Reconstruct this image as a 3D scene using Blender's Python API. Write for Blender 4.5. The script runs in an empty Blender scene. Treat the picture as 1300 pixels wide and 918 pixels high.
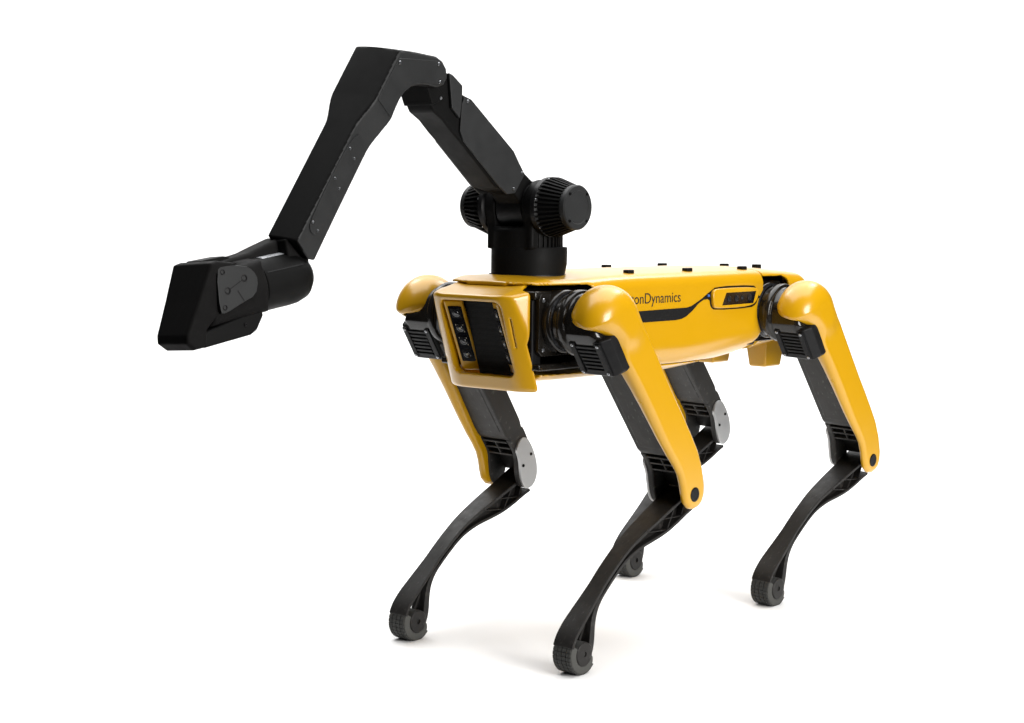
import bpy, bmesh, math, random
import numpy as np
from mathutils import Matrix, Vector
random.seed(4)

# ------------------------------------------------------------------ camera, world, lights, exposure
scene = bpy.context.scene
col = scene.collection
CAM_POS = Vector((2.60418389, 2.00951714, 0.83220843))
CR = Vector((-0.65711213, 0.75377809, -0.00471563))
CU = Vector((-0.08662941, -0.06930251, 0.99382720))
CD = Vector((-0.74879837, -0.65346442, -0.11083887))
cd = bpy.data.cameras.new('camera')
cam = bpy.data.objects.new('camera', cd)
col.objects.link(cam)
cd.sensor_fit = 'HORIZONTAL'
cd.sensor_width = 36.0
cd.lens = 64.686
cd.clip_start = 0.05
cd.clip_end = 100.0
cam.matrix_world = Matrix(((CR.x, CU.x, -CD.x, CAM_POS.x), (CR.y, CU.y, -CD.y, CAM_POS.y),
                           (CR.z, CU.z, -CD.z, CAM_POS.z), (0, 0, 0, 1)))
scene.camera = cam

w = bpy.data.worlds.new('World')
scene.world = w
w.use_nodes = True
w.node_tree.nodes['Background'].inputs['Color'].default_value = (1, 1, 1, 1)
w.node_tree.nodes['Background'].inputs['Strength'].default_value = 0.03


def area_light(name, loc, target, sx, sy, power, colr=(1, 1, 1), spread=180):
    ld = bpy.data.lights.new(name, 'AREA')
    ld.shape = 'RECTANGLE'
    ld.size = sx
    ld.size_y = sy
    ld.energy = power
    ld.color = colr
    ld.spread = math.radians(spread)
    o = bpy.data.objects.new(name, ld)
    col.objects.link(o)
    o.location = loc
    d = Vector(target) - Vector(loc)
    o.rotation_euler = d.to_track_quat('-Z', 'Y').to_euler()
    return o


area_light('added_top_softbox', (-0.48, -0.42, 3.3), (-0.30, -0.25, 0.0), 4.8, 4.2, 275)  # unseen lamp, added to keep the floor white
area_light('key_softbox', (0.42, 2.6, 0.98), (0.05, 0.1, 0.5), 1.2, 1.2, 92, (1.0, 0.985, 0.96))
area_light('added_backdrop_light', (-0.6, -2.6, 3.0), (-2.2, -1.9, 0.9), 1.8, 0.8, 26)  # this and the next: unseen lamps added to whiten the sweep's back
area_light('added_backdrop_light', (-2.6, 0.1, 3.0), (-1.5, -2.2, 0.9), 1.8, 0.8, 26)
scene.view_settings.view_transform = 'Standard'
scene.view_settings.look = 'None'
scene.view_settings.gamma = 1.0
scene.view_settings.exposure = 0.0
scene.view_settings.use_curve_mapping = False
scene.render.engine = 'CYCLES'
scene.cycles.max_bounces = 8


# ------------------------------------------------------------------ materials
def material(name, base, rough=0.5, metal=0.0, spec=0.5, var=0.12, rvar=0.08, scale=30.0, bump=0.0, bscale=400.0,
             coat=0.0, scratch=None, aniso=None):
    m = bpy.data.materials.new(name)
    m.use_nodes = True
    nt = m.node_tree
    N, L = nt.nodes, nt.links
    b = N['Principled BSDF']
    b.inputs['Metallic'].default_value = metal
    b.inputs['Specular IOR Level'].default_value = spec
    b.inputs['Coat Weight'].default_value = coat
    b.inputs['Coat Roughness'].default_value = 0.2
    tc = N.new('ShaderNodeTexCoord')
    no = N.new('ShaderNodeTexNoise')
    no.inputs['Scale'].default_value = scale
    no.inputs['Detail'].default_value = 6
    no.inputs['Roughness'].default_value = 0.6
    L.new(tc.outputs['Object'], no.inputs['Vector'])
    mx = N.new('ShaderNodeMix')
    mx.data_type = 'RGBA'
    mx.inputs[6].default_value = tuple(c * (1 - var) for c in base) + (1,)
    mx.inputs[7].default_value = tuple(min(1, c * (1 + var)) for c in base) + (1,)
    L.new(no.outputs['Fac'], mx.inputs[0])
    colr = mx.outputs[2]
    mr = N.new('ShaderNodeMapRange')
    mr.inputs[1].default_value = 0.3
    mr.inputs[2].default_value = 0.7
    mr.inputs[3].default_value = max(0.02, rough - rvar)
    mr.inputs[4].default_value = min(1, rough + rvar)
    L.new(no.outputs['Fac'], mr.inputs[0])
    L.new(mr.outputs[0], b.inputs['Roughness'])
    if scratch:
        # thin pale scuffs: stretched noise, thresholded, broken up by a second noise
        mp = N.new('ShaderNodeMapping')
        mp.inputs['Rotation'].default_value = (0.5, 0.3, 0.8)
        mp.inputs['Scale'].default_value = (18, 90, 30)
        L.new(tc.outputs['Object'], mp.inputs['Vector'])
        n2 = N.new('ShaderNodeTexNoise')
        n2.inputs['Scale'].default_value = 3.0
        n2.inputs['Detail'].default_value = 4
        L.new(mp.outputs['Vector'], n2.inputs['Vector'])
        r2 = N.new('ShaderNodeMapRange')
        r2.inputs[1].default_value = 0.63
        r2.inputs[2].default_value = 0.74
        L.new(n2.outputs['Fac'], r2.inputs[0])
        m2 = N.new('ShaderNodeMix')
        m2.data_type = 'RGBA'
        L.new(r2.outputs[0], m2.inputs[0])
        L.new(colr, m2.inputs[6])
        m2.inputs[7].default_value = scratch + (1,)
        colr = m2.outputs[2]
    L.new(colr, b.inputs['Base Color'])
    if bump > 0:
        n3 = N.new('ShaderNodeTexNoise')
        n3.inputs['Scale'].default_value = bscale
        n3.inputs['Detail'].default_value = 3
        L.new(tc.outputs['Object'], n3.inputs['Vector'])
        bp = N.new('ShaderNodeBump')
        bp.inputs['Strength'].default_value = bump
        bp.inputs['Distance'].default_value = 0.001
        L.new(n3.outputs['Fac'], bp.inputs['Height'])
        L.new(bp.outputs['Normal'], b.inputs['Normal'])
    return m


YEL = material('yellow_paint', (0.50, 0.262, 0.0015), 0.30, spec=0.45, var=0.025, rvar=0.03, scale=9, bump=0.02, bscale=600, coat=0.35)
ARM = material('black_anodised', (0.0045, 0.0045, 0.0045), 0.55, spec=0.07, var=0.2, rvar=0.06, scale=40, bump=0.06, bscale=900)
ARMP = material('charcoal_panel_lit_flank', (0.0190, 0.0196, 0.0202), 0.5, spec=0.2, var=0.15, rvar=0.06, scale=40, bump=0.08, bscale=900)  # panel grey; on the forearm flanks it paints in side light
BLK = material('black_plastic', (0.0055, 0.0055, 0.006), 0.45, spec=0.16, var=0.3, rvar=0.08, scale=50, bump=0.05)
MATTE = material('matte_black', (0.0045, 0.0042, 0.0042), 0.75, spec=0.10, var=0.3, rvar=0.08, scale=50, bump=0.05)
GLOSS = material('gloss_black_casting', (0.010, 0.0085, 0.007), 0.2, spec=0.4, var=0.3, rvar=0.06, scale=30, bump=0.05, bscale=90)
GREY = material('grey_composite', (0.022, 0.0208, 0.0195), 0.52, spec=0.25, var=0.25, rvar=0.12, scale=35, bump=0.15, bscale=300,
                scratch=(0.075, 0.072, 0.068))
SHIN = material('worn_dark_shin', (0.011, 0.010, 0.0092), 0.5, spec=0.25, var=0.35, rvar=0.12, scale=45, bump=0.12, bscale=260,
                scratch=(0.040, 0.037, 0.034))
RUB = material('rubber', (0.020, 0.020, 0.018), 0.75, var=0.35, rvar=0.1, scale=60, bump=0.3, bscale=300)
RUBP = material('dusty_rubber', (0.045, 0.045, 0.041), 0.8, var=0.3, rvar=0.1, scale=60, bump=0.3, bscale=300)
SIL = material('machined_aluminium', (0.42, 0.42, 0.42), 0.42, metal=0.75, var=0.12, rvar=0.1, scale=60, bump=0.1, bscale=350)
STEEL = material('steel_screw', (0.45, 0.46, 0.48), 0.3, metal=1.0, var=0.1, scale=200)
LENS = material('lens_glass', (0.010, 0.010, 0.012), 0.06, var=0.1, scale=60, spec=0.8)
WIN = material('dark_window', (0.004, 0.004, 0.006), 0.12, var=0.1, scale=60, spec=0.3)
LENSR = material('lens_ring', (0.022, 0.022, 0.025), 0.3, metal=0.5, var=0.1, scale=90)
LED_GLINT = material('lens_led', (0.30, 0.27, 0.20), 0.3, var=0.2, scale=200)  # pale tone of the leds, also used for painted lens glints
STICK = material('silver_sticker', (0.42, 0.43, 0.45), 0.3, metal=0.3, var=0.95, scale=160)
BLUE = material('blue_connector', (0.03, 0.10, 0.35), 0.4, var=0.2, scale=150)
INK = material('black_print', (0.012, 0.010, 0.008), 0.5, var=0.05)
WHITE = material('white_paper', (0.86, 0.86, 0.86), 0.9, var=0.01, rvar=0.02, scale=3, spec=0.1)


def mesh_grid_mat():
    """fine honeycomb weave of the cooling grille: small round holes in black sheet"""
    m = bpy.data.materials.new('black_grille_weave')
    m.use_nodes = True
    nt = m.node_tree
    N, L = nt.nodes, nt.links
    b = N['Principled BSDF']
    b.inputs['Roughness'].default_value = 0.7
    b.inputs['Specular IOR Level'].default_value = 0.15
    tc = N.new('ShaderNodeTexCoord')
    vo = N.new('ShaderNodeTexVoronoi')
    vo.inputs['Scale'].default_value = 330
    vo.inputs['Randomness'].default_value = 0.12
    L.new(tc.outputs['Object'], vo.inputs['Vector'])
    rp = N.new('ShaderNodeValToRGB')
    rp.color_ramp.elements[0].position = 0.35
    rp.color_ramp.elements[0].color = (0.002, 0.002, 0.002, 1)
    rp.color_ramp.elements[1].position = 0.5
    rp.color_ramp.elements[1].color = (0.0055, 0.0055, 0.0055, 1)
    L.new(vo.outputs['Distance'], rp.inputs['Fac'])
    L.new(rp.outputs['Color'], b.inputs['Base Color'])
    bp = N.new('ShaderNodeBump')
    bp.inputs['Strength'].default_value = 0.4
    bp.inputs['Distance'].default_value = 0.001
    L.new(vo.outputs['Distance'], bp.inputs['Height'])
    L.new(bp.outputs['Normal'], b.inputs['Normal'])
    return m


GRL = mesh_grid_mat()


# ------------------------------------------------------------------ mesh helpers
def mesh_from(name, V, F, smooth=None, bevel=0.0, seg=3, flip=False):
    me = bpy.data.meshes.new(name)
    me.from_pydata([tuple(map(float, v)) for v in V], [], [tuple(map(int, f)) for f in F])
    bm = bmesh.new()
    bm.from_mesh(me)
    bmesh.ops.remove_doubles(bm, verts=bm.verts, dist=1e-6)
    bmesh.ops.recalc_face_normals(bm, faces=bm.faces)
    if bevel > 0:
        ed = [e for e in bm.edges if len(e.link_faces) == 2 and e.calc_face_angle(0) > math.radians(28)]
        bmesh.ops.bevel(bm, geom=ed, offset=bevel, offset_type='OFFSET', segments=seg, profile=0.5,
                        affect='EDGES', clamp_overlap=True)
    bm.to_mesh(me)
    bm.free()
    if smooth is not None or bevel > 0:
        me.shade_smooth()
        me.set_sharp_from_angle(angle=math.radians(smooth if smooth else 40))
    return me


def add(name, me, mat, parent=None, mtx=None, wn=False):
    o = bpy.data.objects.new(name, me)
    col.objects.link(o)
    if me is not None and mat is not None and len(me.materials) == 0:
        me.materials.append(mat)
    if parent is not None:
        o.parent = parent
    if mtx is not None:
        o.matrix_local = mtx
    if wn:
        md = o.modifiers.new('weighted_normal', 'WEIGHTED_NORMAL')
        md.keep_sharp = True
    return o


def prism(out, y0, y1, frame=None, out1=None):
    """outline in (x,z) extruded along y; out1 = other outline at y1"""
    n = len(out)
    o1 = out1 or out
    V = [(a, y0, b) for a, b in out] + [(a, y1, b) for a, b in o1]
    F = [tuple(range(n)), tuple(range(2 * n - 1, n - 1, -1))]
    F += [(i, (i + 1) % n, n + (i + 1) % n, n + i) for i in range(n)]
    return V, F


def box(x0, x1, y0, y1, z0, z1):
    return prism([(x0, z0), (x1, z0), (x1, z1), (x0, z1)], y0, y1)


def merge(*parts):
    V, F = [], []
    for v, f in parts:
        k = len(V)
        V += list(v)
        F += [tuple(i + k for i in q) for q in f]
    return V, F


def lathe(prof, n=40, axis='y', c=(0, 0, 0), closed=True):
    """profile of (radius, height) turned about an axis"""
    V, F = [], []
    for r, h in prof:
        for k in range(n):
            a = 2 * math.pi * k / n
            p = {'y': (r * math.cos(a), h, r * math.sin(a)), 'z': (r * math.cos(a), r * math.sin(a), h),
                 'x': (h, r * math.cos(a), r * math.sin(a))}[axis]
            V.append((p[0] + c[0], p[1] + c[1], p[2] + c[2]))
    m = len(prof)
    for i in range(m - 1):
        for k in range(n):
            F.append((i * n + k, i * n + (k + 1) % n, (i + 1) * n + (k + 1) % n, (i + 1) * n + k))
    if closed:
        F.append(tuple(range(n)))
        F.append(tuple((m - 1) * n + k for k in range(n)))
    return V, F


def tf(VF, M):
    return [tuple(M @ Vector(v)) for v in VF[0]], VF[1]


def mirror_y(VF):
    return [(v[0], -v[1], v[2]) for v in VF[0]], [tuple(reversed(f)) for f in VF[1]]


def sy_part(VF, s):
    return VF if s > 0 else mirror_y(VF)


def arc(cx, cz, r, a0, a1, n):
    return [(cx + r * math.cos(math.radians(a0 + (a1 - a0) * i / n)), cz + r * math.sin(math.radians(a0 + (a1 - a0) * i / n)))
            for i in range(n + 1)]


def rrect(x0, x1, z0, z1, r, n=4):
    return (arc(x1 - r, z0 + r, r, -90, 0, n) + arc(x1 - r, z1 - r, r, 0, 90, n) +
            arc(x0 + r, z1 - r, r, 90, 180, n) + arc(x0 + r, z0 + r, r, 180, 270, n))


def smooth_poly(P, it=2, closed=True):
    """Chaikin corner cutting"""
    for _ in range(it):
        Q = []
        n = len(P)
        for i in range(n if closed else n - 1):
            a, b = P[i], P[(i + 1) % n]
            Q += [(a[0] * .75 + b[0] * .25, a[1] * .75 + b[1] * .25), (a[0] * .25 + b[0] * .75, a[1] * .25 + b[1] * .75)]
        if not closed:
            Q = [P[0]] + Q + [P[-1]]
        P = Q
    return P


# ------------------------------------------------------------------ signed distance modelling (surface nets)
def sd_poly(P, X, Z):
    P = np.array(P, float)
    d = np.full(X.shape, 1e9)
    s = np.ones(X.shape)
    n = len(P)
    for i in range(n):
        a, b = P[i], P[i - 1]
        ex, ez = b - a
        wx, wz = X - a[0], Z - a[1]
        t = np.clip((wx * ex + wz * ez) / (ex * ex + ez * ez + 1e-12), 0, 1)
        d = np.minimum(d, (wx - ex * t) ** 2 + (wz - ez * t) ** 2)
        c1, c2, c3 = Z >= a[1], Z < b[1], ex * wz > ez * wx
        fl = (c1 & c2 & c3) | (~c1 & ~c2 & ~c3)
        s = np.where(fl, -s, s)
    return s * np.sqrt(d)


def rext(f2, t, r):
    """rounded intersection of a 2D distance and a slab distance"""
    a, b = np.maximum(f2 + r, 0), np.maximum(t + r, 0)
    return np.minimum(np.maximum(f2 + r, t + r), 0) + np.sqrt(a * a + b * b) - r


def smin(a, b, k):
    h = np.clip(0.5 + 0.5 * (b - a) / k, 0, 1)
    return b * (1 - h) + a * h - k * h * (1 - h)


def smax(a, b, k):
    return -smin(-a, -b, k)


def rbox(X, Y, Z, c, h, r):
    q = [np.abs(A - cc) - hh + r for A, cc, hh in zip((X, Y, Z), c, h)]
    o = np.sqrt(sum(np.maximum(a, 0) ** 2 for a in q))
    return o + np.minimum(np.maximum(np.maximum(q[0], q[1]), q[2]), 0) - r


def surf(f, lo, hi, h, newton=3):
    ax = [np.arange(lo[i] - 2 * h, hi[i] + 3 * h, h) for i in range(3)]
    X, Y, Z = np.meshgrid(*ax, indexing='ij')
    D = f(X, Y, Z)
    n = D.shape
    ins = D < 0
    cs = (n[0] - 1, n[1] - 1, n[2] - 1)
    acc = np.zeros(cs + (3,))
    cnt = np.zeros(cs)
    sl = lambda o: tuple(slice(o[i], o[i] + cs[i]) for i in range(3))
    for axis in range(3):
        o1, o2 = [a for a in range(3) if a != axis]
        for u in (0, 1):
            for v in (0, 1):
                a = [0, 0, 0]
                a[o1], a[o2] = u, v
                b = list(a)
                b[axis] = 1
                da, db = D[sl(a)], D[sl(b)]
                cr = (da < 0) != (db < 0)
                t = np.where(cr, da / np.where(cr, da - db, 1), 0)
                for k in range(3):
                    acc[..., k] += np.where(cr, a[k] + (t if k == axis else 0), 0)
                cnt += cr
    cell = cnt > 0
    idx = np.full(cs, -1)
    idx[cell] = np.arange(cell.sum())
    ijk = np.argwhere(cell)
    V = np.array([ax[0][0], ax[1][0], ax[2][0]]) + h * (ijk + acc[cell] / cnt[cell][:, None])
    F = []
    for axis in range(3):
        o1, o2 = [(1, 2), (2, 0), (0, 1)][axis]
        s1 = [slice(None)] * 3
        s2 = [slice(None)] * 3
        s1[axis] = slice(0, -1)
        s2[axis] = slice(1, None)
        cr = ins[tuple(s1)] != ins[tuple(s2)]
        e = np.argwhere(cr)
        ok = (e[:, o1] > 0) & (e[:, o2] > 0) & (e[:, o1] < cs[o1]) & (e[:, o2] < cs[o2])
        e = e[ok]
        q = []
        for u, v in ((1, 1), (0, 1), (0, 0), (1, 0)):
            c = e.copy()
            c[:, o1] -= u
            c[:, o2] -= v
            q.append(idx[c[:, 0], c[:, 1], c[:, 2]])
        q = np.stack(q, 1)
        fl = ~ins[e[:, 0], e[:, 1], e[:, 2]]
        q[fl] = q[fl][:, ::-1]
        F.append(q)
    F = np.concatenate(F)
    e = h * 0.05
    for _ in range(newton):
        g = np.stack([(f(*(V + d).T) - f(*(V - d).T)) / (2 * e) for d in np.eye(3) * e], 1)
        d = f(*V.T)
        g2 = np.maximum((g * g).sum(1), 0.2)
        st = np.clip(d / g2, -0.5 * h, 0.5 * h)
        V = V - g * st[:, None] * 0.8
    return V, F


def surf_mesh(name, f, lo, hi, h, s=1, angle=50):
    V, F = surf(f, lo, hi, h)
    if s < 0:
        V = V * np.array([1, -1, 1])
        F = F[:, ::-1]
    me = bpy.data.meshes.new(name)
    me.from_pydata(V.tolist(), [], F.tolist())
    me.shade_smooth()
    if angle:
        me.set_sharp_from_angle(angle=math.radians(angle))
    return me


# ------------------------------------------------------------------ the surface: a white paper sweep
def sweep():
    dx = Vector((CD.x, CD.y, 0)).normalized()
    rx = Vector((CR.x, CR.y, 0)).normalized()
    o = Vector((CAM_POS.x, CAM_POS.y, 0))
    prof = [(2.52, 0.0)]
    r = 0.9
    end = 5.6
    prof += [(end - r, 0.0)]
    prof += [(end - r + r * math.sin(math.radians(a)), r - r * math.cos(math.radians(a))) for a in range(6, 91, 6)]
    prof += [(end, 3.4)]
    V, F = [], []
    hw = 1.75
    for d, z in prof:
        for s in (-1, 1):
            p = o + dx * d + rx * (s * hw)
            V.append((p.x, p.y, z))
    for i in range(len(prof) - 1):
        F.append((2 * i, 2 * i + 1, 2 * i + 3, 2 * i + 2))
    me = bpy.data.meshes.new('floor')
    me.from_pydata(V, [], F)
    me.shade_smooth()
    ob = add('floor', me, WHITE)
    ob['kind'] = 'structure'
    ob['label'] = 'plain white studio paper sweep under and behind the robot'
    return ob


sweep()

# ------------------------------------------------------------------ the robot
root = bpy.data.objects.new('quadruped_robot', None)
col.objects.link(root)
root['label'] = 'yellow and black four-legged robot with a bent black arm and gripper reaching forward'
root['category'] = 'robot'
root.matrix_world = Matrix(((0.99956633, -0.00010593, -0.02944740, 0.0), (0.0, 0.99999353, -0.00359723, 0.0),
                            (0.02944759, 0.00359567, 0.99955986, 0.55545842), (0, 0, 0, 1)))


def part(name, VF, mat, parent=root, mtx=None, bevel=0.0, seg=3, smooth=None):
    me = mesh_from(name, VF[0], VF[1], smooth=smooth, bevel=bevel, seg=seg)
    return add(name, me, mat, parent, mtx, wn=bevel > 0)


def screw(parent, p, n, r=0.003, mat=None, mtx=None, depth=0.0018):
    """small socket-head screw: domed head with a recess, at p facing n"""
    prof = [(r * 1.0, -0.003), (r, depth * .6), (r * .8, depth), (r * .5, depth), (r * .42, depth * .2)]
    VF = lathe(prof, 12, 'z')
    q = Vector(n).normalized().to_track_quat('Z', 'Y').to_matrix().to_4x4()
    VF = tf(VF, Matrix.Translation(Vector(p)) @ q)
    return part('screw', VF, mat or STEEL, parent, mtx, smooth=35)


# ---- body shell -------------------------------------------------------------
BW = 0.122
ZT = 0.073


def body_outer(X, Y, Z, grow=0.0):
    zb = -0.1 + 0.026 * np.clip((-0.02 - X) / 0.28, 0, 1.3) ** 1.2
    zt = ZT + 0.005 * (1 - np.clip(np.abs(Y) / 0.1, 0, 1) ** 2) - 0.012 * np.clip((-0.2 - X) / 0.25, 0, 1) ** 2 \
        - 0.005 * np.clip((X - 0.10) / 0.16, 0, 1) ** 2 - 0.010 * np.clip((X - 0.322) / 0.048, 0, 1.2) ** 1.3
    aY = np.abs(Y)
    # upper half with small radius, lower half with large
    hw = BW - 0.02 * np.clip((X - 0.24) / 0.12, 0, 1) ** 2 - 0.006 * np.clip((-0.3 - X) / 0.15, 0, 1)
    r1, r2 = 0.024, 0.05
    def corner(r, top):
        a = np.maximum(aY - hw + r, 0)
        b = np.maximum((Z - zt + r) if top else (zb - Z + r), 0)
        return np.sqrt(a * a + b * b) - r + np.minimum(np.maximum(aY - hw + r, (Z - zt + r) if top else (zb - Z + r)), 0)
    d = np.maximum(corner(r1, True), corner(r2, False))
    # rounded rear end
    d = smax(d, -0.455 - X - 0.0 * Z, 0.05)
    return d - grow


def opening(X, Y, Z, x0, x1, z0, z1, r):
    cx, cz, hx, hz = (x0 + x1) / 2, (z0 + z1) / 2, (x1 - x0) / 2, (z1 - z0) / 2
    a, b = np.abs(X - cx) - hx + r, np.abs(Z - cz) - hz + r
    d2 = np.sqrt(np.maximum(a, 0) ** 2 + np.maximum(b, 0) ** 2) + np.minimum(np.maximum(a, b), 0) - r
    return np.maximum(d2, 0.045 - np.abs(Y))


def f_shell(X, Y, Z):
    o = body_outer(X, Y, Z)
    d = np.maximum(o, -(o + 0.007))
    d = smax(d, X - 0.368 + 0.40 * np.maximum(np.abs(Y) - 0.052, 0), 0.003)
    d = np.maximum(d, -(X + 0.2695))
    d = smax(d, -opening(X, Y, Z, 0.228, 0.50, -0.2, 0.0585, 0.02), 0.005)
    d = np.maximum(d, -np.maximum(0.300 - X, Z - 0.0500))
    # rounded lower rear corner of the side panel
    d = smax(d, -opening(X, Y, Z, -0.6, -0.2685, -0.2, 0.2, 0.01), 0.003)
    rc = np.sqrt(np.maximum(-0.2195 - X, 0) ** 2 + np.maximum(-0.026 - Z, 0) ** 2) - 0.05
    d = np.where((X < -0.2195) & (Z < -0.026), np.maximum(d, rc), d)
    # seam line to the belly pan
    d = np.maximum(d, -0.0862 - Z)
    # soft dent above the side camera
    return d


shell = add('main_shell', surf_mesh('main_shell', f_shell, (-0.28, -0.13, -0.10), (0.37, 0.13, 0.085), 0.003), YEL, root)


def f_belly(X, Y, Z):
    o = body_outer(X, Y, Z) - 0.0
    lo = np.maximum(o, -(o + 0.012))
    d = np.maximum(lo, Z + 0.0878)
    d = np.maximum(d, -(X + 0.165))
    d = np.maximum(d, X - 0.336)
    return d


add('belly_pan', surf_mesh('belly_pan', f_belly, (-0.17, -0.13, -0.11), (0.37, 0.13, -0.08), 0.003), YEL, root)


def f_rear(X, Y, Z):
    o = body_outer(X, Y, Z)
    d = np.maximum(o, -(o + 0.007))
    d = np.maximum(d, X + 0.2715)
    d = smax(d, -opening(X, Y, Z, -0.362, -0.20, -0.060, 0.0605, 0.022), 0.003)
    return d


add('rear_cap', surf_mesh('rear_cap', f_rear, (-0.46, -0.13, -0.10), (-0.26, 0.13, 0.085), 0.003), YEL, root)

# stand feet under the rear of the belly
for s in (1, -1):
    VF = prism([(-0.408, -0.058), (-0.338, -0.058), (-0.346, -0.116), (-0.400, -0.116)], s * 0.035, s * 0.085)
    V = [(x, (y if z > -0.1 else s * (0.06 + (abs(y) - 0.06) * 0.75)), z) for x, y, z in VF[0]]
    part('stand_foot', (V, VF[1]), YEL, bevel=0.004)

# ---- inner chassis -------------------------------------------------------------
chassis = part('chassis', box(-0.43, 0.345, -0.06, 0.06, -0.074, 0.052), BLK, bevel=0.004)
part('battery_bay', box(-0.262, 0.222, -0.110, 0.110, -0.066, 0.056), BLK, chassis, bevel=0.004)
for sx in (1, -1):
    for s in (1, -1):
        cx = 0.298 * sx
        zl = 0.0 if sx > 0 else 0.018
        # upper and lower trays of the hip bay
        part('upper_tray', sy_part(box(cx - 0.064, cx + 0.062, 0.055, 0.100, 0.036, 0.050), s), GLOSS, chassis, bevel=0.004)
        part('lower_tray', sy_part(box(cx - 0.060, cx + 0.060, 0.055, 0.108, -0.079 + zl, -0.068 + zl), s), GLOSS, chassis, bevel=0.003)
        part('bay_wall', sy_part(box(cx + 0.050 * sx - 0.012, cx + 0.050 * sx + 0.012, 0.055, 0.094, -0.072 + zl, 0.036), s), BLK, chassis, bevel=0.003)

# ---- top deck buttons -------------------------------------------------------------
for bx in (0.1035, -0.0679, -0.241):
    for s in (1, -1):
        part('deck_plug', box(bx - 0.0085, bx + 0.0085, s * 0.0915 - 0.006, s * 0.0915 + 0.006, 0.066, 0.0795), BLK, shell, bevel=0.0015, seg=2)
for bx, by in ((-0.360, -0.030), (-0.385, 0.028)):
    part('deck_plug', box(bx - 0.0085, bx + 0.0085, by - 0.006, by + 0.006, 0.060, 0.0785), BLK, root, bevel=0.0015, seg=2)

# ---- side: lettering, vent, camera pod (robot's left flank) -----------------------
YS = BW
fc = bpy.data.curves.new('lettering', 'FONT')
fc.body = 'BostonDynamics'
fc.size = 1.0
fc.extrude = 0.0
tmp = bpy.data.objects.new('lettering_curve', fc)
col.objects.link(tmp)
bpy.context.view_layer.update()
dg = bpy.context.evaluated_depsgraph_get()
tm = bpy.data.meshes.new_from_object(tmp.evaluated_get(dg))
tv = np.array([v.co[:] for v in tm.vertices])
tfaces = [tuple(p.vertices) for p in tm.polygons]
bpy.data.objects.remove(tmp)
bpy.data.meshes.remove(tm)
# right end of the s at x=-0.0068; the D starts at x=0.0969 (letters narrowed to fit)
fc2 = bpy.data.curves.new('measure', 'FONT')
fc2.body = 'Dynamics'
t2 = bpy.data.objects.new('measure', fc2)
col.objects.link(t2)
bpy.context.view_layer.update()
wD = t2.dimensions.x
bpy.data.objects.remove(t2)
umax = tv[:, 0].max()
ku = 0.1037 / wD
capz = 0.0178 / 0.69
LV = [(-0.0068 + (umax - u) * ku, YS + 0.0005, 0.0226 + v * capz) for u, v, _ in tv]
lm = bpy.data.meshes.new('lettering')
lm.from_pydata(LV, [], tfaces)
lo = add('lettering', lm, INK, shell)
lo['label'] = 'black printed maker lettering on the yellow flank'

vent = [(0.150, 0.0098), (-0.0271, 0.0116), (-0.040, 0.0138), (-0.0598, 0.0212), (-0.0781, 0.0287), (-0.0815, 0.0262), (-0.0598, 0.0170), (-0.0419, 0.0050),
        (-0.0240, -0.0040), (-0.0096, -0.0078), (0.0083, -0.0092), (0.135, -0.0098)]
part('side_vent', prism(vent, YS - 0.004, YS + 0.0008), GRL, shell)
# groove that runs from the vent up and over the camera pod
gr = smooth_poly([(-0.070, 0.0255), (-0.0964, 0.0380), (-0.1150, 0.0462), (-0.2325, 0.0462), (-0.2440, 0.0400), (-0.2470, 0.0262), (-0.2688, 0.0235),
                  (-0.2688, 0.0205), (-0.2500, 0.0225), (-0.2440, 0.010), (-0.2250, 0.0040), (-0.1120, 0.0036), (-0.098, 0.0095), (-0.0945, 0.0250), (-0.0740, 0.0232)], 1)
part('camera_recess', prism(gr, YS - 0.004, YS + 0.0006), BLK, shell)
part('connector', prism([(-0.0865, 0.0285), (-0.0925, 0.0285), (-0.0925, 0.0325), (-0.0865, 0.0325)], YS, YS + 0.003), BLUE, shell, bevel=0.0008)
pod = smooth_poly([(-0.0975, 0.0292), (-0.1003, 0.0385), (-0.1113, 0.0432), (-0.2357, 0.0428), (-0.2440, 0.0359), (-0.2420, 0.0181), (-0.2212, 0.0068), (-0.1126, 0.0062), (-0.1012, 0.0100)], 2)
part('side_camera_pod', prism(pod, YS - 0.003, YS + 0.0065), YEL, shell, bevel=0.0035)
part('camera_window', prism([(-0.1382, 0.0345), (-0.2340, 0.0351), (-0.2249, 0.0131), (-0.1257, 0.0120)], YS + 0.004, YS + 0.0072), WIN, shell, bevel=0.0006)
for cx, cz, r in ((-0.146, 0.0235, 0.006), (-0.1700, 0.0235, 0.0062), (-0.1885, 0.0238, 0.0045), (-0.2120, 0.0240, 0.0062)):
    part('lens', tf(lathe([(r, 0), (r, 0.0006), (r * .75, 0.0009), (r * .7, 0.0004), (r * .4, 0.0012), (0.0002, 0.0016)], 20, 'y'),
                    Matrix.Translation((cx, YS + 0.0072, cz))), LENSR, shell, smooth=40)

# ---- front bezel -------------------------------------------------------------
def face_x(Y, Z):
    return 0.411 + 0.33 * (Z - 0.03) - 0.013 * np.clip((np.abs(Y) - 0.050) / 0.0375, 0, 1.6) ** 2


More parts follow.
